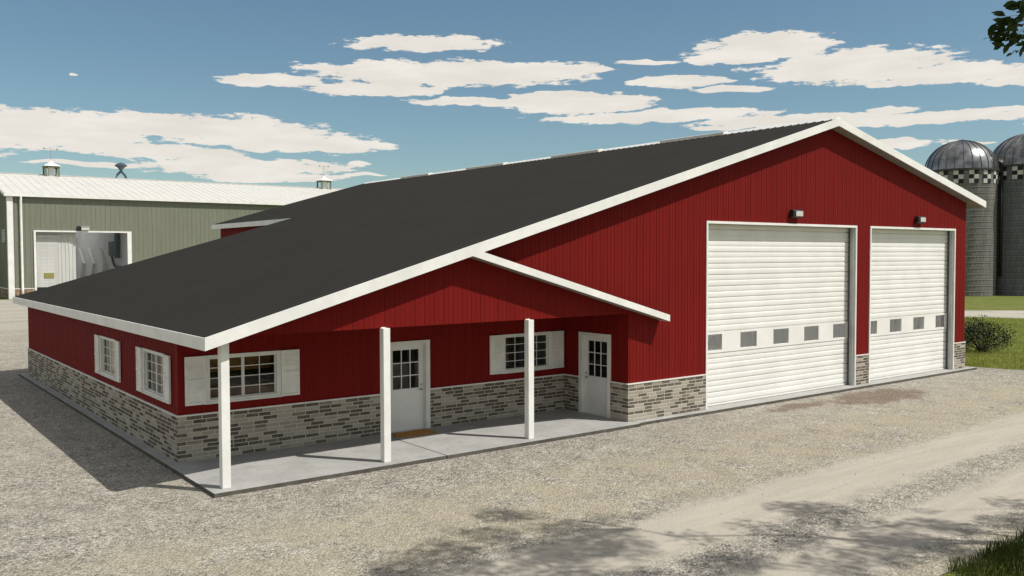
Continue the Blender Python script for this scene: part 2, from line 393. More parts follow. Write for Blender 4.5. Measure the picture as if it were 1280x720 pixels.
def garage(g0, g1, wins):
    P = front(0); a, b = g0+.065, g1-.065; rb = -.25
    d = MB(); zb0, zb1 = 1.545, 2.155; z0, z1 = .06, HD-.05
    def slats(za, zb):
        n = max(1, round((zb-za)/.1635)); dz = (zb-za)/n; pr = []
        for k in range(n):
            z = za+dz*k; deep = -.026 if k % 2 == 0 else -.005
            pr += [(z, rb+deep), (z+dz*.09, rb+deep), (z+dz*.16, rb+.003), (z+dz*.40, rb+.008), (z+dz*.70, rb+.0085), (z+dz*.93, rb+.005)]
        pr.append((zb, rb-.02))
        n_ = len(pr); vs = [P(a,o,z) for z,o in pr]+[P(b,o,z) for z,o in pr]+[P(a,rb-.05,z) for z,o in pr]+[P(b,rb-.05,z) for z,o in pr]
        fs = [(i,n_+i,n_+i+1,i+1) for i in range(n_-1)]+[(2*n_+i+1,3*n_+i+1,3*n_+i,2*n_+i) for i in range(n_-1)]
        fs += [(i+1,2*n_+i+1,2*n_+i,i) for i in range(n_-1)]+[(n_+i,3*n_+i,3*n_+i+1,n_+i+1) for i in range(n_-1)]
        fs += [(0,2*n_,3*n_,n_),(n_-1,2*n_-1,4*n_-1,3*n_-1)]
        d.add(vs, fs)
    slats(z0, zb0-.001); slats(zb1+.001, z1)
    wz = (1.62, 2.085)
    us = [a] + [u for w_ in wins for u in w_] + [b]
    for k in range(0, len(us), 2):
        if us[k+1]-us[k] > .002: bx(d,P,us[k],us[k+1],rb-.05,rb+.024,wz[0],wz[1])
    bx(d,P,a,b,rb-.05,rb+.0245,zb0,wz[0]-.0005); bx(d,P,a,b,rb-.05,rb+.0245,wz[1]+.0005,zb1)
    bx(d,P,a+.01,b-.01,rb-.04,rb+.02,.012,.058)
    o = d.build('garage_door', M['slat'], barn)
    for u0, u1 in wins:
        g = MB(); bx(g,P,u0+.001,u1-.001,rb-.012,rb-.008,wz[0]+.001,wz[1]-.001); g.build('pane', M['door_glass'], o)
    f = MB()
    bx(f,P,g0-.005,g0+.06,-.02,.036,0,HD-.06); bx(f,P,g1-.05,g1+.005,-.02,.036,0,HD-.06); bx(f,P,g0-.005,g1+.005,-.02,.036,HD-.0598,HD+.012)
    f.build('door_frame', M['white'], o)
    j = MB()
    for u0, u1 in ((g0,g0+.055),(g1-.115,g1)): bx(j,P,u0,u1,-.14,-.021,.001,HD-.061)
    bx(j,P,g0+.0552,g1-.1152,-.14,-.021,HD-.058,HD)
    j.build('door_jamb', M['jamb'], o)
    t = MB()
    for u0, u1 in ((g0,g0+.06),(g1-.06,g1)): bx(t,P,u0,u1,-.36,-.142,.001,HD-.045)
    bx(t,P,g0+.061,g1-.061,-.36,-.142,HD-.045,HD)
    t.build('guide_track', M['track'], o)
garage(G[0], G[1], [(3.29,4.07),(4.91,5.69),(6.51,7.29),(8.11,8.90),(9.72,10.49)])
garage(G[2], G[3], [(11.61,12.39),(13.22,14.0),(14.82,15.60),(16.43,17.21)])
for x, z in ((7.17,5.62),(14.60,5.60)):
    h = MB(); h.box(x-.20,x+.20,-.055,-.001,z-.07,z+.15)
    h.prism([(x-.24,-.056,z+.16),(x-.24,-.15,z+.16),(x-.24,-.17,z+.12),(x-.24,-.17,z-.05),(x-.24,-.056,z-.10)], (.48,0,0))
    o = h.build('wall_light', M['dark'], barn, bevel=.006)
    l = MB(); l.prism([(x-.12,-.1705,z+.12),(x-.12,-.185,z+.11),(x-.12,-.185,z-.03),(x-.12,-.1705,z-.045)], (.35,0,0)); l.build('lens', M['lens'], o)
# workshop and office inside (seen through the panes)
i = MB()
clad(i, front(YB-.6), .3, W-.14, 0, lambda x: low(x)-.02, [(3,9,0,5.2)], th=.05, rib=.32, rh=.03, rw=.05, breaks=(RX,))
clad(i, left(W-.14), .15, YB-.7, 0, lambda y: low(W)-.02, [(23,28,0,4.6),(11.5,13.5,1.4,2.6)], th=.05, rib=.32, rh=.03, rw=.05)
clad(i, right(.35), 2.7, YB-.7, 0, lambda y: low(.35)-.02, th=.05, rib=.32, rh=.03, rw=.05)
i.build('inner_lining', M['inwhite'], barn)
for q_ in ((XL+.13,.29,8.0,8.06,0,2.6),(-4.0,-3.94,D+.13,7.99,0,2.6),(XL+.13,.29,13,13.06,0,2.6)): plank('partition', M['wood_wall'], *q_)
i = MB(); i.box(XL+.13, .29, D+.13, LW-.13, 2.62, 2.66); i.build('ceiling', M['soffit'], barn)

# things in and around the barn
c = empty('storage_cabinet', (-9.4,3.7,0), 'brown wooden cabinet inside behind the large shuttered window nearest the corner post', 'cabinet')
b_ = MB(); b_.box(-10.35,-8.35,3.35,3.9,.0,1.44); b_.build('base_cabinet', M['wood'], c, bevel=.01)
b_ = MB(); b_.box(-10.37,-8.33,3.31,3.91,1.441,1.47); b_.build('worktop', M['wood_dark'], c, bevel=.005)
b_ = MB(); b_.box(-10.35,-8.35,3.87,3.91,1.471,1.75); b_.build('back_panel', M['wood_dark'], c)
for x in (-10.35,-9.35):
    b_ = MB(); b_.box(x,x+.99,3.5,3.91,1.751,2.5); b_.build('wall_unit', M['wood'], c, bevel=.01)
    b_ = MB(); b_.box(x+.04,x+.95,3.325,3.348,.1,1.4); b_.build('door', M['wood'], c, bevel=.005)
c = empty('red_cabinet', (-10.1,6.8,0), 'red cabinet on a dark base standing inside behind the nearer left side window', 'cabinet')
k = MB(); k.box(-10.5,-9.5,5.5,6.2,1.46,2.0); k.build('upper_box', M['red_paint'], c, bevel=.015)
k = MB(); k.box(-10.55,-9.45,5.45,6.25,0,1.44); k.build('base_cabinet', M['wood_dark'], c, bevel=.01)
k = MB(); pts = []
n_ = 60
for q in range(n_+1):
    y = 8.15 + 2.2*q/n_; pts.append((XL+.24+.03*math.sin(q*1.1)+.012*math.sin(q*2.3), y))
k.add([(x,y,.9) for x,y in pts]+[(x,y,2.45) for x,y in pts]+[(x+.006,y,.9) for x,y in pts]+[(x+.006,y,2.45) for x,y in pts],
      [(q,q+1,n_+2+q,n_+1+q) for q in range(n_)]+[(2*n_+2+q,3*n_+3+q,3*n_+4+q,2*n_+3+q) for q in range(n_)])
tag(k.build('curtain', M['curtain'], smooth=True, fix=False), 'tan curtain hanging inside the farther left side window', 'curtain')
k = MB(); k.box(-5.80,-4.75,1.86,2.42,.003,.022)
tag(k.build('doormat', M['mat'], bevel=.005), 'brown coir doormat on the concrete in front of the porch door', 'doormat')

# porch pavement and aprons
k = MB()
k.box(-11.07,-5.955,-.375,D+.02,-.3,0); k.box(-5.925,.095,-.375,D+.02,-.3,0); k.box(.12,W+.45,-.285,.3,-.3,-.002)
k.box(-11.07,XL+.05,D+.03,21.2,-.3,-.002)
M['slab_side'] = paint('dark_slab_side', (.10,.092,.075), .95, .3, 4)  # darker colour for every slab face but the top
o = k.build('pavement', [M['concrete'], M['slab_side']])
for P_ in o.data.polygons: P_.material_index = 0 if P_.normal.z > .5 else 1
tag(o, 'grey concrete porch slab and apron round the red barn', 'pavement', kind='structure')
k = MB(); k.box(XL+.1, .3, D+.025, LW-.13, -.2, .0); k.build('floor', M['wood'], barn)
k = MB(); k.box(.3, W-.13, .3, YB-.5, -.2, .001); k.build('floor', M['floor_in'], barn)
k = MB(); k.box(1.6, 1.66, .15, 2.69, .002, 2.6); k.build('partition', M['wood_wall'], barn)  # lobby walls and lid added so the side door pane looks dark
k = MB(); k.box(.13, 1.6, 2.62, 2.69, .002, 2.6); k.build('partition', M['wood_wall'], barn)
k = MB(); k.box(.13, 1.66, .15, 2.69, 2.61, 2.66); k.build('ceiling', M['soffit'], barn)

# ------------------------------------------------------------------ GROUND
def gravelmat():
    m, n, b = mat('gravel'); p = pos(n); x = n.xyz(p)
    wob = n.m('MULTIPLY', n.m('SUBTRACT', n.noise(p, .45, 4, .6), .5), 1.5)
    wob2 = n.m('MULTIPLY', n.m('SUBTRACT', n.noise(p, 2.6, 4, .65), .5), .9)
    yy = n.m('ADD', n.m('ADD', x[1], n.m('MULTIPLY', x[0], -.03)), n.m('ADD', n.m('MULTIPLY', wob, .35), wob2))
    def band(c, w, e): return n.m('SUBTRACT', 1., n.smooth(n.m('ABSOLUTE', n.m('SUBTRACT', yy, c)), w-e, w+e))
    tr = n.m('MAXIMUM', band(-6.75, .85, .32), band(-9.1, .62, .3))
    # stones: two sizes of cells with their own grey-beige tone
    def vor(sc, out='Color', feat='F1'):
        v = n.n.new('ShaderNodeTexVoronoi'); v.feature = feat; n.put(v.inputs['Vector'], p); v.inputs['Scale'].default_value = sc; return v
    va, vb, vc = vor(23), vor(48), vor(9)
    ra = n.xyz(va.outputs['Color']); rb_ = n.xyz(vb.outputs['Color'])
    tone = n.m('ADD', n.m('MULTIPLY', ra[0], .34), n.m('MULTIPLY', rb_[0], .46))
    tone = n.m('ADD', tone, n.m('MULTIPLY', n.noise(p, 34, 5, .8), .20))
    tone = n.m('ADD', tone, n.m('MULTIPLY', n.m('SUBTRACT', n.noise(p, 5.5, 4, .7), .5), .5))
    tone = n.m('ADD', tone, n.m('MULTIPLY', n.m('SUBTRACT', n.noise(p, 1.3, 3, .6), .5), .35))
    r = n.n.new('ShaderNodeValToRGB'); cr = r.color_ramp
    cr.elements[0].position = .10; cr.elements[0].color = (.085,.076,.064,1); cr.elements[1].position = .90; cr.elements[1].color = (.72,.675,.59,1)
    for q, c in ((.32,(.185,.167,.14,1)),(.48,(.34,.312,.26,1)),(.68,(.45,.413,.345,1))): cr.elements.new(q).color = c
    n.l.new(tone, r.inputs[0]); c = r.outputs[0]
    # broad patches: greyer near the barn, straw coloured dust farther out
    big = n.noise(p, .22, 5, .6); med = n.noise(p, .9, 5, .65)
    dust = n.m('MULTIPLY', n.smooth(n.m('ADD', big, n.m('MULTIPLY', n.m('SUBTRACT', med, .5), .5)), .42, .66), .55)
    zone = n.m('MULTIPLY', n.smooth(n.m('ADD', x[1], wob), -1.6, -3.6), n.m('SUBTRACT', 1., n.smooth(x[1], -5.2, -6.4)))
    zone2 = n.smooth(n.m('ADD', x[1], n.m('MULTIPLY', wob2, .5)), -9.6, -10.4)
    dy = n.m('MAXIMUM', n.m('MULTIPLY', zone, n.smooth(med, .3, .6)), n.m('MULTIPLY', zone2, .8))
    c = n.mix(n.m('MULTIPLY', dust, .6), c, (.40,.362,.29))
    c = n.mix(n.m('MULTIPLY', dy, .5), c, (.44,.378,.255))
    far = n.smooth(x[1], 22, 60)
    c = n.mix(n.m('MULTIPLY', far, .75), c, n.mix(n.smooth(n.noise(n.vec(n.m('MULTIPLY', x[0], .15), x[1], 0.), .45, 4), .35, .65), (.38,.348,.285), (.48,.445,.37)))
    fd = n.mix(n.smooth(n.noise(n.vec(n.m('MULTIPLY', x[0], .3), n.m('MULTIPLY', x[1], 3.), 0.), 1.2, 5, .6), .3, .7), (.385,.345,.283), (.445,.402,.333))
    c = n.mix(n.m('MULTIPLY', tr, .93), c, fd)
    # reddish brown mud tracked out of the roller doors
    def blot(cx, cy, rx, ry):
        a = n.m('DIVIDE', n.m('SUBTRACT', x[0], cx), rx); d = n.m('DIVIDE', n.m('SUBTRACT', x[1], cy), ry)
        return n.m('SUBTRACT', 1., n.m('ADD', n.m('MULTIPLY', a, a), n.m('MULTIPLY', d, d)))
    mud = n.m('MAXIMUM', blot(9.6,-1.5,3.0,1.1), blot(5.9,-1.05,1.7,.5))
    mud = n.smooth(n.m('ADD', mud, n.m('ADD', n.m('MULTIPLY', n.m('SUBTRACT', n.noise(p, 1.4, 5, .65), .5), 2.4), wob2)), .1, .75)
    c = n.mix(n.m('MULTIPLY', mud, .72), c, (.17,.118,.085))
    n.put(b.inputs['Base Color'], c); b.inputs['Roughness'].default_value = .95; b.inputs['Specular IOR Level'].default_value = .1
    h = n.m('ADD', n.m('MULTIPLY', va.outputs['Distance'], -1.), n.m('MULTIPLY', vc.outputs['Distance'], -.5))
    h = n.m('ADD', h, n.m('MULTIPLY', n.noise(p, 120, 2), .4))
    h = n.m('MULTIPLY', h, n.m('SUBTRACT', 1., n.m('MULTIPLY', tr, .85)))
    n.put(b.inputs['Normal'], n.bump(h, .7, .05)); return m
M['gravel'] = gravelmat()
def grassmat(name, a, b2, sc=.5):
    m, n, b = mat(name); p = pos(n)
    c = n.mix(n.smooth(n.noise(p, sc, 6, .65), .3, .7), a, b2)
    c = n.mix(n.m('MULTIPLY', n.smooth(n.noise(p, sc*7, 4), .45, .7), .45), c, tuple(k*.55 for k in a))
    n.put(b.inputs['Base Color'], c); b.inputs['Roughness'].default_value = .9; b.inputs['Specular IOR Level'].default_value = .1
    n.put(b.inputs['Normal'], n.bump(n.noise(p, 18, 4), .6, .05)); return m
M['turf'] = grassmat('turf', (.125,.145,.033), (.175,.19,.05))
k = MB(); k.add([(-900,-900,-.094),(900,-900,-.094),(900,900,-.094),(-900,900,-.094)], [(0,1,2,3)])
tag(k.build('ground', M['turf'], fix=False), 'flat green grassland round the farmyard', 'ground', kind='structure')
# gravel yard with an uneven grassy edge
edge = []
rnd = random.Random(4)
def jag(pts, step=.35, amp=.12):
    r_ = []
    for (x0,y0),(x1,y1) in zip(pts, pts[1:]):
        L = math.hypot(x1-x0, y1-y0); n_ = max(1, int(L/step))
        for i_ in range(n_):
            t = i_/n_; o_ = rnd.uniform(-amp, amp)
            r_.append((x0+(x1-x0)*t - (y1-y0)/L*o_, y0+(y1-y0)*t + (x1-x0)/L*o_))
    return r_
pts = [(19.35,40),(19.25,3),(19.3,.4),(19.75,-1.4),(20.6,-3.2),(23,-4.3),(60,-5),(200,-5)]
poly = jag(pts, .4, .10) + [(200,-5),(200,-10.9)] + jag([(200,-10.9),(20,-10.75),(3,-10.7),(-2,-10.65),(-5.2,-10.55),(-9,-11.0),(-20,-11.4),(-70,-11.5)], .5, .12) + [(-70,-11.5),(-70,89),(19,89)]
k = MB(); k.add([(x,y,GR) for x,y in poly], [list(range(len(poly)))])
o = k.build('gravel_yard', M['gravel'], fix=False); tag(o, 'pale gravel yard with dusty wheel tracks in front of the red barn', 'yard', kind='structure')
for P_ in o.data.polygons:
    if P_.normal.z < 0: P_.flip()
M['path'] = paint('path_dust', (.40,.37,.30), .95, .15, .3, bump=.02)
k = MB(); L_ = [(30,46),(46,20.5),(47.9,14.0),(49.2,10.9),(53,2),(66,-5.2)]; Q_ = [(38,50),(53,22),(55.2,17.6),(58.6,14.6),(63,8),(72,-5.1)]
k.add([(x,y,GR-.004) for x,y in L_+Q_], [(i_,i_+6,i_+7,i_+1) for i_ in range(5)])
o = k.build('path', M['path'], fix=False); tag(o, 'pale dirt path crossing the grass below the silos', 'path', kind='structure')
for P_ in o.data.polygons:
    if P_.normal.z < 0: P_.flip()
# loose stones lying on the yard
k = MB(); rnd = random.Random(9)
def stone(x, y, s):
    n_ = 5; a0 = rnd.uniform(0, 6.28); h = s*rnd.uniform(.35,.7)
    b0 = [(x+s*rnd.uniform(.7,1.1)*math.cos(a0+q*1.2566), y+s*rnd.uniform(.6,1.)*math.sin(a0+q*1.2566), GR-.004) for q in range(n_)]
    t0 = [(x+(p[0]-x)*.62, y+(p[1]-y)*.62, GR+h) for p in b0]
    k.add(b0+t0, [(q,(q+1)%5,(q+1)%5+5,q+5) for q in range(5)]+[(5,6,7,8,9)])
for q in range(9000):
    x = rnd.uniform(-15, 12); y = rnd.uniform(-10.4, -.5)
    if -7.6 < y-.03*x < -5.95 and rnd.random() < .93: continue
    if -9.6 < y-.03*x < -8.55 and rnd.random() < .9: continue
    m_ = .55 if y > -5.9 else 1.
    stone(x, y, rnd.choice((.009,.011,.013,.016,.022))*m_*1.1)
for q in range(2600):
    x = rnd.uniform(-22, -11.2); y = rnd.uniform(-5, 14); stone(x, y, rnd.choice((.007,.009,.012,.015)))
M['stone'] = paint('pebble', (.46,.42,.355), .95, .5, 14)
tag(k.build('loose_stones', M['stone'], fix=False), 'loose pale stones scattered over the gravel yard', 'gravel', kind='stuff')

# grass blades ------------------------------------------------------
def blademat(name, a, b_, tr=.25):
    m, n, b = mat(name); p = pos(n)
    c = n.mix(n.smooth(n.noise(p, 1.1, 5, .7), .3, .7), a, b_)
    n.put(b.inputs['Base Color'], c); b.inputs['Roughness'].default_value = .7; b.inputs['Specular IOR Level'].default_value = .15
    return m
M['blade'] = blademat('grass_blade', (.24,.28,.065), (.36,.37,.11))
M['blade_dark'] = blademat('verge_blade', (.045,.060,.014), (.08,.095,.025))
def blades(k, n_, fn, h0, h1, w, seg=1):
    for q in range(n_):
        g = fn()
        if g is None: continue
        x, y = g; h = rnd.uniform(h0, h1); a = rnd.uniform(0, 6.28); l = h*rnd.uniform(.1,.55); b2 = rnd.uniform(0, 6.28)
        dx, dy = math.cos(a)*w, math.sin(a)*w; ex, ey = math.cos(b2)*l, math.sin(b2)*l
        if seg == 1: k.add([(x-dx,y-dy,-.1),(x+dx,y+dy,-.1),(x+ex,y+ey,-.1+h)], [(0,1,2)])
        else: k.add([(x-dx,y-dy,-.1),(x+dx,y+dy,-.1),(x+dx*.75+ex*.35,y+dy*.75+ey*.35,-.1+h*.6),(x-dx*.75+ex*.35,y-dy*.75+ey*.35,-.1+h*.6),(x+ex,y+ey,-.1+h)], [(0,1,2,3),(3,2,4)])
k = MB(); rnd = random.Random(21)
def f1():
    x = 19.3 + 32*rnd.random()**1.5; y = .448*(x-19.5) - .5 + rnd.uniform(-4.5, 4.)
    e = 19.3 if y > .4 else 19.3+(.4-y)*.3
    if x < e + rnd.uniform(-.05,.35): return None
    if x > 46.8 and 46.8 < x - max(0,(20-y))*0 and (y-14)*(-.41) < (x-47.9)*.91 + .2: return None
    return x, y
blades(k, 30000, f1, .06, .17, .014)
tag(k.build('meadow_grass', M['blade'], fix=False), 'mown green grass beside the right end of the barn', 'grass', kind='stuff')
k = MB()
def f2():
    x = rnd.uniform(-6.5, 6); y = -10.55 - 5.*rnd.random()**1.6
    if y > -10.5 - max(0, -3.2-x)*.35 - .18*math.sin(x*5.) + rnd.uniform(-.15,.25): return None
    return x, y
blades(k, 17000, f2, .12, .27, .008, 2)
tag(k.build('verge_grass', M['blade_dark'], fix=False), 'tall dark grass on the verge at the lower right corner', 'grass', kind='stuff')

# ------------------------------------------------------------------ SHRUB and TREE
def leafmat(name, a, b_):
    m, n, b = mat(name); p = pos(n)
    c = n.mix(n.smooth(n.noise(p, 2.2, 4, .7), .3, .7), a, b_)
    n.put(b.inputs['Base Color'], c); b.inputs['Roughness'].default_value = .55; b.inputs['Specular IOR Level'].default_value = .25
    return m
def thin(m, f, tint):
    n = N(m.node_tree); b = m.node_tree.nodes['Principled BSDF']; t = n.n.new('ShaderNodeBsdfTranslucent')
    src = b.inputs['Base Color'].links[0].from_socket
    n.put(t.inputs['Color'], n.mix(1., src, tint, 'MULTIPLY')); mx = n.n.new('ShaderNodeMixShader'); mx.inputs[0].default_value = f
    n.l.new(b.outputs[0], mx.inputs[1]); n.l.new(t.outputs[0], mx.inputs[2]); n.l.new(mx.outputs[0], n.n['Material Output'].inputs[0])
M['leaf'] = leafmat('tree_leaf', (.022,.036,.011), (.042,.062,.018))
M['bushleaf'] = leafmat('shrub_leaf', (.006,.012,.005), (.012,.022,.008))
thin(M['leaf'], .15, (1.3,1.5,.7)); thin(M['blade'], .3, (1.2,1.2,.7)); thin(M['blade_dark'], .3, (1.2,1.3,.7))
M['bark'] = paint('bark', (.10,.075,.055), .95, .35, 6, bump=.03)
def leaf(k, c, d, n, L):
    c, d = Vector(c), Vector(d).normalized(); s = d.cross(Vector(n)).normalized(); up = s.cross(d).normalized(); w = L*rnd.uniform(.24,.32)
    k.add([c, c+d*L*.3+s*w*.8+up*L*.06, c+d*L*.65+s*w*.75+up*L*.05, c+d*L, c+d*L*.65-s*w*.75+up*L*.05, c+d*L*.3-s*w*.8+up*L*.06, c+d*L*.5], [(0,1,6),(1,2,6),(2,3,6),(3,4,6),(4,5,6),(5,0,6)])
def rv():
    while True:
        v = Vector((rnd.uniform(-1,1),rnd.uniform(-1,1),rnd.uniform(-1,1)))
        if .05 < v.length < 1: return v
rnd = random.Random(5)
sh_ = empty('bush', (25.4,2.6,-.09), 'round dark green bush on the grass behind the barn corner', 'bush')
k = MB(); st = MB()
for q in range(46):
    v = rv(); c = Vector((25.3,2.65,.55)) + Vector((v.x*1.25, v.y*1.25, v.z*.62)); c.z = max(.12, c.z + rnd.uniform(-.1,.3))
    st.tube([(25.4+rnd.uniform(-.15,.15),2.6+rnd.uniform(-.15,.15),-.09), tuple(c)], [.018,.006], 5)
    for j in range(85):
        u = rv()*.36; leaf(k, c+u, u + rv()*.5 + Vector((0,0,.3)), rv(), rnd.uniform(.05,.10))
k.build('foliage', M['bushleaf'], sh_, fix=False); st.build('stem', M['bark'], sh_, fix=False)

tree = empty('leafy_tree', (2.2,-16.2,-.09), 'broad leafy tree whose low branch hangs into the top right corner', 'tree')
k = MB(); br = MB()
T0 = Vector((2.2,-16.2,-.1)); fork = Vector((1.7,-15.9,5.2))
br.tube([T0, T0+Vector((-.05,.0,.5)), T0+Vector((-.2,.1,2.5)), fork], [.42,.30,.24,.20], 12)
def shadow_to(gx, gy, h): return Vector((gx+.427*h, gy-.587*h, h))
cl = []
for gx, gy, r_ in ((-7.6,-4.55,.42),(-7.2,-4.7,.36),(-8.55,-4.75,.22),(-7.0,-5.9,.42),(-6.3,-5.75,.3),(-8.2,-5.4,.42),(-7.5,-5.6,.3),(-7.6,-6.6,.62),(-7.0,-7.0,.6),(-8.3,-6.4,.5),(-9.3,-5.6,.45),(-9.9,-5.35,.34),(-10.3,-5.75,.4),(-9.1,-5.15,.26),(-10.7,-6.2,.5),
                   (-6.5,-8.4,.5),(-5.9,-8.6,.4),(-8.5,-7.2,.7),(-9.6,-6.4,.6),(-3.15,-7.35,.42),(-2.75,-7.75,.45),(-3.6,-7.9,.30),(-3.9,-8.0,.24),(-1.5,-8.85,.20),(-2.3,-9.35,.42),(-2.0,-9.75,.4),(-2.9,-9.2,.28),
                   (-3.7,-9.35,.5),(-3.2,-9.75,.45),(-5.1,-8.5,.36),(-4.6,-8.75,.34),(-4.3,-9.7,.5),(-5.2,-9.5,.5),(-3.4,-10.3,.5),(-5.7,-6.05,.2),(-4.5,-9.25,.22),(-1.2,-10.0,.4),(-.6,-10.4,.5),(-6.9,-9.3,.6),(-7.8,-8.3,.6)):
    h = rnd.uniform(9.6, 11.6)
    for j in range(2 if r_ > .38 else 1): cl.append((shadow_to(gx+rnd.uniform(-.1,.1), gy+rnd.uniform(-.1,.1), h + j*rnd.uniform(.3,.8)), r_))
for q in range(60):                                  # the rest of the crown, shading the verge
    gx, gy = rnd.uniform(-6,5), rnd.uniform(-17,-11.0); cl.append((shadow_to(gx, gy, rnd.uniform(8.2,12.6)), rnd.uniform(.5,.85)))
limbs = [Vector(v) for v in ((-.8,-12.8,8.4),(-2.2,-12.0,9.4),(.6,-13.4,8.8),(1.2,-16.5,9.2),(3.4,-18,8.6),(4.2,-15.5,9.0),(-.5,-16.5,8.6))]
for v in limbs:
    js = [fork.lerp(v, t) + Vector((rnd.uniform(-.55,.55),rnd.uniform(-.55,.55),rnd.uniform(.2,.7))) for t in (.3,.5,.7,.87)]; br.tube([fork-Vector((0,0,.3))]+js+[v], [.12,.07,.045,.03,.02,.012], 7); cl += [(j_+rv()*.3, rnd.uniform(.3,.45)) for j_ in js[1:]]
def cluster(c, r_, dens=760, Ls=(.07,.115)):
    for j in range(int(dens*r_*r_)+12):
        u = rv(); p = c + Vector((u.x*r_, u.y*r_, u.z*r_*.7)); leaf(k, p, u*.6 + rv()*.8 - Vector((0,0,.35)), Vector((0,0,1))+rv()*.7, rnd.uniform(*Ls))
for c, r_ in cl:
    v = min(limbs, key=lambda l: (l-c).length); m_ = v.lerp(c, .5) + Vector((rnd.uniform(-.2,.2),rnd.uniform(-.2,.2),rnd.uniform(0,.25)))
    br.tube([v, v.lerp(m_,.5)+rv()*.18, m_, c], [.014,.012,.009,.004], 5)
    for j in range(4): br.tube([m_.lerp(c,.6), c+rv()*r_*.8], [.009,.004], 4)
    cluster(c, r_)
# the low branch that dips into view
low_pts = [Vector(v) for v in ((-2.2,-12.0,9.4),(-3.6,-12.2,9.25),(-4.9,-12.4,8.5),(-5.4,-12.35,7.6),(-5.68,-12.05,7.0))]
br.tube(low_pts, [.022,.020,.016,.012,.006], 6)
for c, r_ in ((low_pts[1],.5),(low_pts[2],.42),(low_pts[3],.34)): cluster(c, r_, 700)
tipz = [(-5.715,-12.017,7.236),(-5.658,-12.082,7.122),(-5.726,-11.936,7.142),(-5.731,-11.878,7.061),(-5.765,-11.82,7.062),(-5.687,-11.973,7.049),(-5.635,-12.04,6.952),
        (-5.727,-11.84,6.961),(-5.68,-11.92,6.923),(-5.692,-11.88,6.868),(-5.648,-11.977,6.889),(-5.588,-12.092,6.839),(-5.604,-12.131,6.984),(-5.655,-12.147,7.217),(-5.69,-12.109,7.291)]
rnd = random.Random(31)
hub = Vector((-5.45,-12.25,7.15))
for c in tipz:
    c = Vector(c); br.tube([hub.lerp(c,.15)+rv()*.03, c], [.004,.002], 4)
    for j in range(6): leaf(k, c + rv()*.07, Vector((-.5,.5,-.35)) + rv()*.8, Vector((.5,.3,.7)) + rv()*.6, rnd.uniform(.12,.165))
for c, t in (((-5.772,-11.719,6.93),5),((-5.637,-11.93,6.735),8)):       # two small sprays of leaflets
    c = Vector(c); root = c + Vector((.10,-.16,.06)); br.tube([hub, root, c], [.004,.003,.0015], 4)
    for j in range(t):
        a = root.lerp(c, (j+1)/t); leaf(k, a, Vector((-.2,.3,-.6)) + rv()*.7, Vector((0,0,1)) + rv()*.6, rnd.uniform(.055,.075) if t == 5 else rnd.uniform(.06,.10))
k.build('crown', M['leaf'], tree, fix=False); br.build('trunk', M['bark'], tree, fix=False, smooth=True)

# ------------------------------------------------------------------ GREEN SHED
M['green'] = siding('green_siding', (.20,.208,.158), .6)
M['shed_roof'] = siding('pale_roof_sheet', (.60,.58,.535), .6)
M['shed_liner'] = siding('pale_liner', (.86,.85,.82), .6)
M['shed_panel'] = siding('white_shed_panel', (.56,.55,.52), .6)
M['grey_wall'] = paint('grey_inner_wall', (.78,.785,.80), .6, .06, .4)
M['yellow'] = paint('olive_sign', (.26,.23,.06), .5)
M['bluegrey'] = paint('blue_grey_metal', (.10,.145,.165), .5)
M['duct'] = paint('blue_steel', (.09,.12,.15), .35, metal=.4)
M['cup'] = paint('cupola_green', (.17,.18,.12), .6)
def rubble():
    m, n, b = mat('rubble_stone'); p = pos(n)
    v = n.n.new('ShaderNodeTexVoronoi'); n.put(v.inputs['Vector'], p); v.inputs['Scale'].default_value = 2.6
    x = n.xyz(v.outputs['Color']); r = n.n.new('ShaderNodeValToRGB'); e = r.color_ramp.elements
    e[0].color = (.10,.06,.035,1); e[1].color = (.42,.33,.23,1); k_ = e.new(.5); k_.color = (.26,.16,.09,1)
    n.l.new(x[0], r.inputs[0]); n.put(b.inputs['Base Color'], r.outputs[0]); b.inputs['Roughness'].default_value = .9; return m
M['rubble'] = rubble()
SX, SY, SE, SRY, SRZ, SXE, SB = -1.6, 90., 10.95, 105., 14.35, 62., 120.
shed = empty('green_shed', (SX, SY, GR), 'long green metal shed with white roof and wide open doorway', 'shed')
DX0, DX1, DZ = .84, 10.5, 7.05
w = MB()
clad(w, front(SY), SX, SXE, .95, lambda x: SE, [(DX0,DX1,0,DZ)], th=.2, rib=.5, rh=.025, rw=.05)
clad(w, left(SX), SY+.01, SB, .95, lambda y: SE + (SRZ-SE)*(1-abs(y-SRY)/15) - .12, th=.2, rib=.55, rh=.05, rw=.09, breaks=(SRY,))
clad(w, right(SXE), SY+.01, SB, 0, lambda y: SE + (SRZ-SE)*(1-abs(y-SRY)/15) - .12, th=.2, rib=1.1, rh=.05, rw=.09, breaks=(SRY,))
clad(w, back(SB), SX+.01, SXE-.01, 0, lambda x: SE, th=.2, rib=1.1, rh=.05, rw=.09)
w.build('wall', M['green'], shed)
b_ = MB()
for a, c in ((SX,DX0),(DX1,SXE)): bx(b_, front(SY), a, c, -.2, .06, GR, .95)
bx(b_, left(SX), SY+.01, SB, -.2, .06, GR, .95); b_.build('stone_base', M['rubble'], shed)
b_ = MB()
for a, c in ((SX-.02,DX0),(DX1,SXE)): bx(b_, front(SY), a, c, -.05, .10, .952, 1.03)
bx(b_, left(SX), SY+.02, SB, -.05, .10, .952, 1.03); b_.build('base_ledge', M['white'], shed)
r = MB()
def shz(y): return SE + .05 + (SRZ-SE-.05)*(1-abs(y-SRY)/15.35)
def ssl(x0, x1, y0, y1): r.prism([(x0,y0,shz(y0)-.12),(x0,y1,shz(y1)-.12),(x0,y1,shz(y1)),(x0,y0,shz(y0))], (x1-x0,0,0))
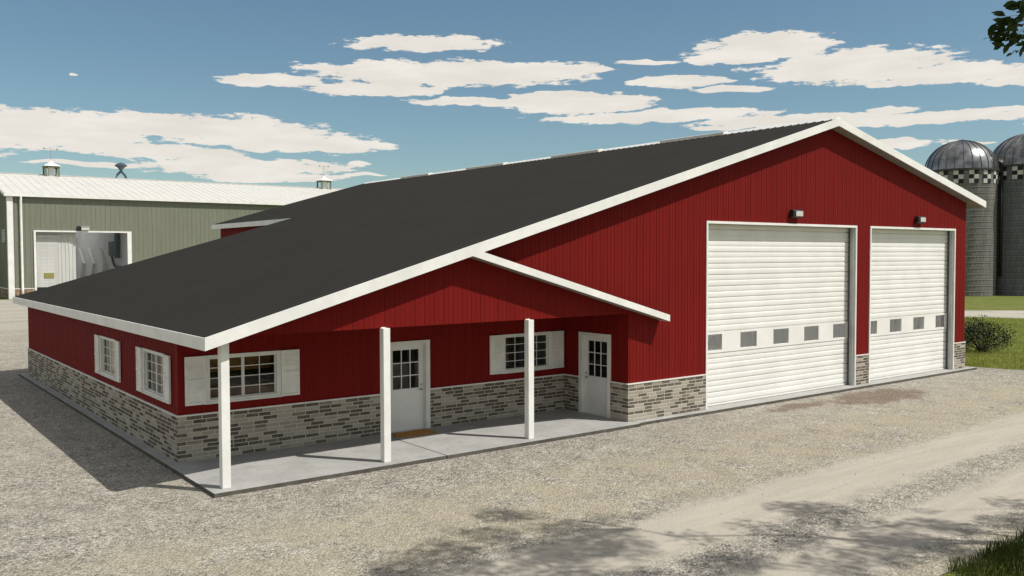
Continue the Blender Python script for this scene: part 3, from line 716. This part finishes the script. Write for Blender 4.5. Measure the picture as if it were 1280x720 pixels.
ssl(SX-.35, SXE+.3, SY-.35, SRY); ssl(SX-.35, .5, SRY, SB+.35); ssl(.5, 12, SRY, 105.6); ssl(.5, 12, 119.4, SB+.35); ssl(12, SXE+.3, SRY, SB+.35)
x = SX-.25
while x < SXE+.2:
    r.prism([(x-.05,SY-.33,shz(SY-.33)-.01),(x-.05,SRY-.05,shz(SRY-.05)-.01),(x-.02,SRY-.05,shz(SRY-.05)+.03),(x-.02,SY-.33,shz(SY-.33)+.03)], (.07,0,0)); x += .92
r.box(SX-.36, SXE+.31, SRY-.25, SRY+.25, SRZ-.02, SRZ+.07)
r.build('roof', M['shed_roof'], shed)
r = MB(); r.prism([(.5,105.6,shz(105.6)-.06),(.5,119.4,shz(119.4)-.06),(.5,119.4,shz(119.4)-.05),(.5,105.6,shz(105.6)-.05)], (11.5,0,0)); r.build('added_skylight', M['added_rooflight'], shed)  # unseen translucent sheet in the back slope, added to light the shed inside
f = MB(); f.box(SX-.36, SXE+.3, SY-.42, SY-.351, SE-.20, SE+.10)
f.prism([(SX-.40,SY-.4,shz(SY-.35)-.3),(SX-.40,SRY,SRZ-.3),(SX-.40,SRY,SRZ+.02),(SX-.40,SY-.4,shz(SY-.35)+.02)], (.048,0,0))
f.build('fascia', M['white'], shed)
f = MB(); f.box(SX-.08, SX+.42, SY-.11, SY-.055, GR, SE-.21); f.box(SX-.13, SX-.08, SY-.11, SY+.35, GR, SE-.21); f.build('corner_trim', M['white'], shed)
f = MB(); f.tube([(-.45,SY-.34,SE-.2),(-.45,SY-.20,SE-.6),(-.45,SY-.20,1.2),(-.45,SY-.26,.9),(-.45,SY-.26,.05)], .13, 10); f.build('downpipe', M['white'], shed, smooth=True)
f = MB(); f.box(DX0-.12,DX0+.08,SY-.13,SY+.2,GR,DZ-.001); f.box(DX1-.32,DX1+.12,SY-.13,SY-.01,GR,DZ-.001); f.box(DX0-.12,DX1+.12,SY-.13,SY+.2,DZ,DZ+.16)
f.build('door_frame', M['white'], shed)
i = MB(); clad(i, front(SB-.3), DX0-.4, 10.85, 0, lambda x: 9.2, th=.08, rib=.8, rh=.05, rw=.14); i.build('inner_lining', M['shed_liner'], shed)
i = MB(); i.box(10.84, 11.0, SY+.25, SB-.35, 0, 9.3); i.build('partition', M['grey_wall'], shed)
i = MB(); i.box(DX0-.6, DX0-.4, SY+.25, SB-.35, 0, 9.3); i.build('partition', M['shed_liner'], shed)
i = MB(); i.box(DX0-.4, 10.84, SY-.2, SB-.35, -.3, -.03); i.build('floor', M['concrete'], shed)
i = MB()
for q in range(14): i.box(.93, 3.15, SY+.50, SY+.55+(.012 if q % 2 else 0), 1.1+q*.375, 1.1+(q+1)*.375-.012)
i.box(.90, 3.2, SY+.45, SY+.56, 6.36, 6.75)
o = i.build('roller_door', M['shed_panel'], shed)
g = MB(); g.box(1.75, 2.7, SY+.44, SY+.49, 2.1, 2.62); g.build('sign', M['yellow'], o)
g = MB(); g.box(.93, 3.15, SY+.50, SY+.56, .75, 1.09); g.build('dark_gap_strip', M['dark'], o)  # black strip standing in for the shaded gap under the raised door
i = MB(); clad(i, front(SY+.56), DX0-.2, 4.93, -.02, lambda x: 8.6, th=.1, rib=.36, rh=.05, rw=.08); i.build('inner_wall', M['shed_panel'], shed)
for y0 in (116.8, 111.1, 105.5):                     # bent white brackets on the inner wall
    g = MB(); dy = .62
    for e in (0, dy):
        g.tube([(10.6,y0-e,5.45),(10.6,y0-2.75-e,3.5),(10.6,y0-.7-e,1.0)], .12, 6)
    for t in (.0,.5,1.): g.tube([(10.6,y0-2.75*t,5.45-1.95*t),(10.6,y0-2.75*t-dy,5.45-1.95*t)], .06, 6)
    g.build('wall_bracket', M['shed_liner'], shed)
g = MB(); g.box(10.4, 10.83, 96.7, 99.6, 4.5, 6.2); o = g.build('wall_box', M['bluegrey'], shed, bevel=.04)
g = MB(); g.box(10.38, 10.8, 95.7, 96.69, 4.2, 9.2); g.build('duct', M['bluegrey'], o)
g = MB(); g.tube([(10.7,99.5,4.5),(10.7,98.4,3.4),(10.7,97.8,3.15),(10.7,96.0,3.05)], .10, 8); g.lathe((10.62,95.8,2.85),[(0,0),(.3,0),(.3,.4),(0,.4)],12); g.build('hose', M['bluegrey'], o)
g = MB(); g.box(5.35,6.15,SY-.45,SY-.06,7.28,7.62); g.prism([(5.3,SY-.5,7.66),(5.3,SY-.06,7.66),(5.3,SY-.06,7.70),(5.3,SY-.5,7.70)],(.9,0,0)); o = g.build('wall_light', M['lens'], shed)
g = MB(); g.box(5.0,5.34,SY-.3,SY-.06,7.25,7.72); g.build('housing', M['dark'], o)
g = MB()
for q in range(6): g.box(SX-.09, SX-.05, 91.9, 94.2, 5.95+q*.24, 6.15+q*.24)
g.build('louvre', M['jamb'], shed)
# two cupolas (fixed to the roof) and the bent twin pipe cowl on the ridge
def cupola(cx):
    z = SRZ-.35; g = MB(); c = SRY
    for sx in (-.8,.62):
        for sy in (-.8,.62): g.box(cx+sx, cx+sx+.18, c+sy, c+sy+.18, z, z+1.45)
    for zz in (z, z+1.27): g.box(cx-.82,cx+.82,c-.82,c-.80,zz,zz+.18); g.box(cx-.82,cx+.82,c+.80,c+.82,zz,zz+.18); g.box(cx-.82,cx-.80,c-.8,c+.8,zz,zz+.18); g.box(cx+.80,cx+.82,c-.8,c+.8,zz,zz+.18)
    o = g.build('cupola', M['cup'], shed)
    g = MB(); g.box(cx-.3,cx+.3,c-.3,c+.3,z,z+1.4); g.build('louvre', M['frame_white'], o)
    g = MB(); n_ = [(cx-.98,c-.98,z+1.46),(cx+.98,c-.98,z+1.46),(cx+.98,c+.98,z+1.46),(cx-.98,c+.98,z+1.46),(cx-.32,c-.32,z+1.85),(cx+.32,c-.32,z+1.85),(cx+.32,c+.32,z+1.85),(cx-.32,c+.32,z+1.85),(cx,c,z+2.2)]
    g.add(n_, [(3,2,1,0),(0,1,5,4),(1,2,6,5),(2,3,7,6),(3,0,4,7),(4,5,8),(5,6,8),(6,7,8),(7,4,8)]); g.build('cupola_roof', M['white'], o)
    g = MB(); g.tube([(cx,c,z+2.15),(cx,c,z+3.75)], .025, 6); g.tube([(cx-.75,c,z+3.6),(cx+.75,c,z+3.6)], .02, 5)
    for q in (-.72,.72): g.box(cx+q-.1, cx+q+.1, c-.03, c+.03, z+3.5, z+3.7)
    g.tube([(cx,c-.5,z+3.35),(cx,c+.5,z+3.35)], .02, 5); g.build('weathervane', M['vent'], o)
cupola(5.25); cupola(41.6)
g = MB(); z = SRZ; vx = 13.35
for s_ in (-1,1):
    g.tube([(vx+s_*.62,SRY,z-.3),(vx+s_*.62,SRY,z+.1),(vx+s_*.48,SRY,z+.45),(vx+s_*.12,SRY,z+.85),(vx,SRY,z+1.0)], .15, 8)
g.lathe((vx,SRY,z),[(.10,.85),(.2,1.15),(.40,1.42),(.74,1.64),(.76,1.72),(.42,1.95),(.02,2.1)],16)
g.build('roof_cowl', M['duct'], shed)

# ------------------------------------------------------------------ SILOS
def stave(name, c1, c2, hoop):
    m, n, b = mat(name); tc = n.n.new('ShaderNodeTexCoord'); x = n.xyz(tc.outputs['Object'])
    ang = n.m('MULTIPLY', n.m('ARCTAN2', x[1], x[0]), 3.7)
    t = n.n.new('ShaderNodeTexBrick'); n.put(t.inputs['Vector'], n.vec(ang, x[2], 0.)); t.inputs['Scale'].default_value = 1
    t.inputs['Brick Width'].default_value = .42; t.inputs['Row Height'].default_value = .62; t.inputs['Mortar Size'].default_value = .02
    n.put(t.inputs['Color1'], c1); n.put(t.inputs['Color2'], c2); n.put(t.inputs['Mortar'], tuple(k*.5 for k in c1))
    s = n.noise(n.vec(n.m('MULTIPLY', ang, 1.2), n.m('MULTIPLY', x[2], .12), 0.), 1.2, 5, .65)
    c = n.mix(n.m('MULTIPLY', n.smooth(s, .4, .7), .55), t.outputs[0], tuple(k*.5 for k in c1))
    n.put(b.inputs['Base Color'], c); b.inputs['Roughness'].default_value = .85; b.inputs['Specular IOR Level'].default_value = .15; return m
M['stave'] = stave('grey_staves', (.17,.165,.155), (.21,.204,.192), 0); M['stave2'] = stave('blue_grey_staves', (.145,.15,.16), (.18,.186,.196), 0)
M['domem'] = paint('dome_sheet', (.27,.265,.26), .30, .5, .9, metal=.85)
M['seam'] = paint('dome_seam', (.05,.05,.05), .5)
M['chk_w'] = paint('white_panel', (.55,.54,.50), .6, .15, 2); M['chk_b'] = paint('black_panel', (.012,.012,.013), .6)
def silo(cx, cy, rad, zb, zt, label, mt, ngrp, off, rot):
    s = empty('silo', (cx, cy, GR), label, 'silo', 'domed silos beyond the barn')
    g = MB(); g.lathe((cx,cy,0), [(rad,GR-.3),(rad,zb)], 72); g.build('wall', mt, s, smooth=True)
    g = MB(); z = .4
    while z < zb-1.7: g.lathe((cx,cy,z), [(rad,-.02),(rad+.035,-.015),(rad+.035,.015),(rad,.02)], 60); z += .62
    g.build('hoops', M['vent'], s)
    d = MB(); nr = 26; pr = []
    for q in range(15):
        a = q/14*math.pi/2; pr.append(((rad+.10)*math.cos(a), zb+(zt-zb)*math.sin(a)))
    pr[-1] = (.05, zt); d.lathe((cx,cy,0), pr, nr*2); 
    dm = d.build('dome', M['domem'], s, smooth=True)
    e = MB()
    for q in range(nr):
        a = 2*math.pi*q/nr+rot; e.tube([(cx+(r_+.02)*math.cos(a), cy+(r_+.02)*math.sin(a), z_+.01) for r_, z_ in pr], .035, 4)
    e.lathe((cx,cy,zb), [(rad+.02,-.14),(rad+.17,-.14),(rad+.17,.05),(rad+.02,.05)], 60)
    e.lathe((cx,cy,zt), [(.35,-.06),(.35,.08),(0,.12)], 16)
    e.build('seam', M['seam'], dm)
    nz = 3; hh = .46; wa = 2*math.pi/ngrp*.315
    for gq in range(ngrp):
        c = MB()
        for col in range(2):
            a0 = 2*math.pi*gq/ngrp + off + col*wa
            for row in range(nz):
                z1 = zb-.16-row*hh; z0 = z1-hh; r0 = rad+.012; mi = (row+col) % 2
                for sub in range(2):
                    b0 = a0+wa*sub/2; b1 = a0+wa*(sub+1)/2
                    vs = [(cx+rr*math.cos(t), cy+rr*math.sin(t), zz) for rr in (r0-.05, r0+.045) for t, zz in ((b0,z0),(b1,z0),(b1,z1),(b0,z1))]
                    c.hexa(vs[:4], vs[4:], mi)
        c.build('checker_panel', [M['chk_w'], M['chk_b']], s)
    return s
fw = Vector((.6077,.7942)); rt = Vector((.7942,-.6077)); CX, CY = -16.616, -16.699
def polar(px, dep):
    l = (px-640)/1113.94*dep; v = fw*dep + rt*l; return CX+v.x, CY+v.y
x1, y1 = polar(1199, 98.5); x2, y2 = polar(1284, 98.3)
silo(x1, y1, 3.58, 13.5, 16.85, 'grey concrete silo with domed metal cap, left of the pair', M['stave'], 15, .05, .05)
s2 = silo(x2, y2, 3.95, 13.95, 17.6, 'bluish grey domed silo with a dark vertical pipe, cut by the right edge', M['stave2'], 15, .2, .0)
g = MB(); dx, dy = CX-x2, CY-y2; L = math.hypot(dx,dy); ang = math.atan2(dy,dx) - .68
px_, py_ = x2+4.05*math.cos(ang), y2+4.05*math.sin(ang); g.tube([(px_,py_,13.8),(px_,py_,2.0)], .16, 10); g.build('drop_pipe', M['dark'], s2, smooth=True)

# ------------------------------------------------------------------ SKY, SUN, CAMERA
w = bpy.data.worlds.new('World'); S.world = w; w.use_nodes = True; n = N(w.node_tree)
bg = w.node_tree.nodes['Background']
sk = n.n.new('ShaderNodeTexSky'); sk.sky_type = 'NISHITA'; sk.sun_disc = False
EL, AZ = R(54), R(-54)
sk.sun_elevation = EL; sk.sun_rotation = math.atan2(math.cos(AZ), math.sin(AZ)); sk.air_density = 1.0; sk.dust_density = .6; sk.ozone_density = 1.0; sk.altitude = 200
tc = n.n.new('ShaderNodeTexCoord'); d = n.xyz(tc.outputs['Generated'])
az = n.m('ARCTAN2', d[0], d[1]); el = n.m('ARCSINE', d[2])
CL = [(0.5563, 0.2307, 0.0816, 0.0086), (0.5124, 0.2313, 0.0378, 0.0043), (0.5826, 0.1992, 0.1637, 0.0148), (0.3925, 0.1854, 0.0535, 0.0068), (0.6715, 0.2029, 0.0865, 0.0087), (0.5033, 0.1809, 0.0766, 0.0078), (0.6269, 0.1688, 0.0872, 0.0044), (0.1758, 0.1267, 0.1042, 0.0197), (0.3027, 0.1335, 0.1474, 0.0158), (0.4253, 0.1228, 0.092, 0.0112), (0.4941, 0.1225, 0.0413, 0.0035), (0.3584, 0.0956, 0.1217, 0.0094), (0.211, 0.0931, 0.0434, 0.0024), (0.2789, 0.108, 0.0919, 0.0066), (0.0949, 0.1176, 0.0824, 0.0226), (0.3913, 0.0844, 0.0745, 0.0052), (0.7248, 0.1665, 0.0825, 0.0114), (0.7071, 0.1753, 0.0521, 0.0061), (0.8128, 0.1509, 0.1281, 0.007), (0.9643, 0.1419, 0.1193, 0.0067), (1.0878, 0.1365, 0.1084, 0.0064), (1.0655, 0.1475, 0.025, 0.0048), (1.1448, 0.1425, 0.0341, 0.0031), (0.8815, 0.136, 0.0375, 0.0026), (0.9351, 0.2204, 0.0754, 0.0142), (0.9062, 0.2124, 0.0687, 0.0093), (0.8039, 0.2095, 0.0422, 0.0026), (1.0114, 0.1943, 0.0988, 0.0164), (1.1018, 0.1791, 0.0917, 0.0103), (1.1783, 0.1675, 0.0457, 0.0053), (0.8429, 0.1864, 0.0503, 0.006), (0.8939, 0.1776, 0.0328, 0.0043), (1.0584, 0.1127, 0.0447, 0.0049), (0.4765, 0.1006, 0.0189, 0.0026), (0.4938, 0.0878, 0.0294, 0.0018), (1.1278, 0.1105, 0.0244, 0.0016), (0.1896, 0.1809, 0.0063, 0.0016), (1.2181, 0.1254, 0.0628, 0.0067), (1.2606, 0.161, 0.0529, 0.0072)]
wv = n.vec(n.m('MULTIPLY', az, 9.), n.m('MULTIPLY', el, 34.), 0.)
wa = n.m('MULTIPLY', n.m('SUBTRACT', n.noise(wv, 1., 3, .6), .5), .10)
we = n.m('MULTIPLY', n.m('SUBTRACT', n.noise(n.vec(n.m('MULTIPLY', az, 14.), n.m('MULTIPLY', el, 30.), 7.), 1., 2, .6), .5), .016)
aw = n.m('ADD', az, wa); ew = n.m('ADD', el, we)
F = None
for a, e, sa, se in CL:
    u = n.m('DIVIDE', n.m('SUBTRACT', aw, a), sa); q = n.m('SUBTRACT', ew, e)
    v = n.m('DIVIDE', q, se)
    g = n.m('SUBTRACT', 1., n.m('ADD', n.m('MULTIPLY', u, u), n.m('MULTIPLY', v, v)))
    F = g if F is None else n.m('SMOOTH_MAX', F, g, .35)
# elsewhere in the sky: unseen cloud streaks, cover increased to add neutral fill light
outside = n.m('MAXIMUM', n.smooth(n.m('ABSOLUTE', n.m('SUBTRACT', az, .653)), .8, 1.1), n.smooth(el, .40, .55))
fill_streak = n.m('SUBTRACT', n.m('MULTIPLY', n.noise(n.vec(n.m('MULTIPLY', az, 2.2), n.m('MULTIPLY', el, 9.), 3.), 1., 5, .6), 7.), 3.55)
F = n.m('MAXIMUM', n.m('MAXIMUM', F, -3.), n.m('ADD', fill_streak, n.m('MULTIPLY', n.m('SUBTRACT', 1., outside), -6.)))
rag = n.noise(n.vec(n.m('MULTIPLY', az, 46.), n.m('MULTIPLY', el, 190.), 0.), 1., 6, .62)
F = n.m('ADD', n.m('ADD', F, .12), n.m('MULTIPLY', n.m('SUBTRACT', rag, .5), 2.7))
mask = n.m('MULTIPLY', n.smooth(F, -.02, .32), n.smooth(el, .0, .03))
shade = n.smooth(n.noise(n.vec(n.m('MULTIPLY', az, 12.), n.m('MULTIPLY', el, 60.), 2.), 1., 4, .55), .3, .75)
BG = .082
cc = n.mix(shade, (.70/BG,.665/BG,.605/BG), (.79/BG,.755/BG,.695/BG))
skyc = n.mix(1., sk.outputs[0], (.86,.99,.95), 'MULTIPLY')
n.put(bg.inputs[0], n.mix(mask, skyc, cc)); bg.inputs[1].default_value = BG
sun = bpy.data.lights.new('sun', 'SUN'); sun.energy = 4.0; sun.angle = R(.53); sun.color = (1,.968,.918)
so = bpy.data.objects.new('sun', sun); COL.objects.link(so); so.location = (10,-14,30)
sd = Vector((math.cos(EL)*math.cos(AZ), math.cos(EL)*math.sin(AZ), math.sin(EL)))
so.rotation_euler = sd.to_track_quat('Z','Y').to_euler()
cam = bpy.data.cameras.new('camera'); co = bpy.data.objects.new('camera', cam); COL.objects.link(co)
cam.sensor_width = 36; cam.lens = 1113.94/1280*36; cam.clip_start = .1; cam.clip_end = 3000
co.matrix_world = Matrix.Translation((-16.6164,-16.6989,4.3939)) @ Matrix.Rotation(-.65306,4,'Z') @ Matrix.Rotation(math.pi/2-.036556,4,'X') @ Matrix.Rotation(-.0026567,4,'Z')
S.camera = co
S.view_settings.view_transform = 'Standard'; S.view_settings.look = 'None'; S.view_settings.exposure = .14; S.view_settings.gamma = 1; S.view_settings.use_curve_mapping = False
S.cycles.max_bounces = 6; S.cycles.transparent_max_bounces = 12; S.cycles.use_denoising = True; S.cycles.sample_clamp_indirect = 6
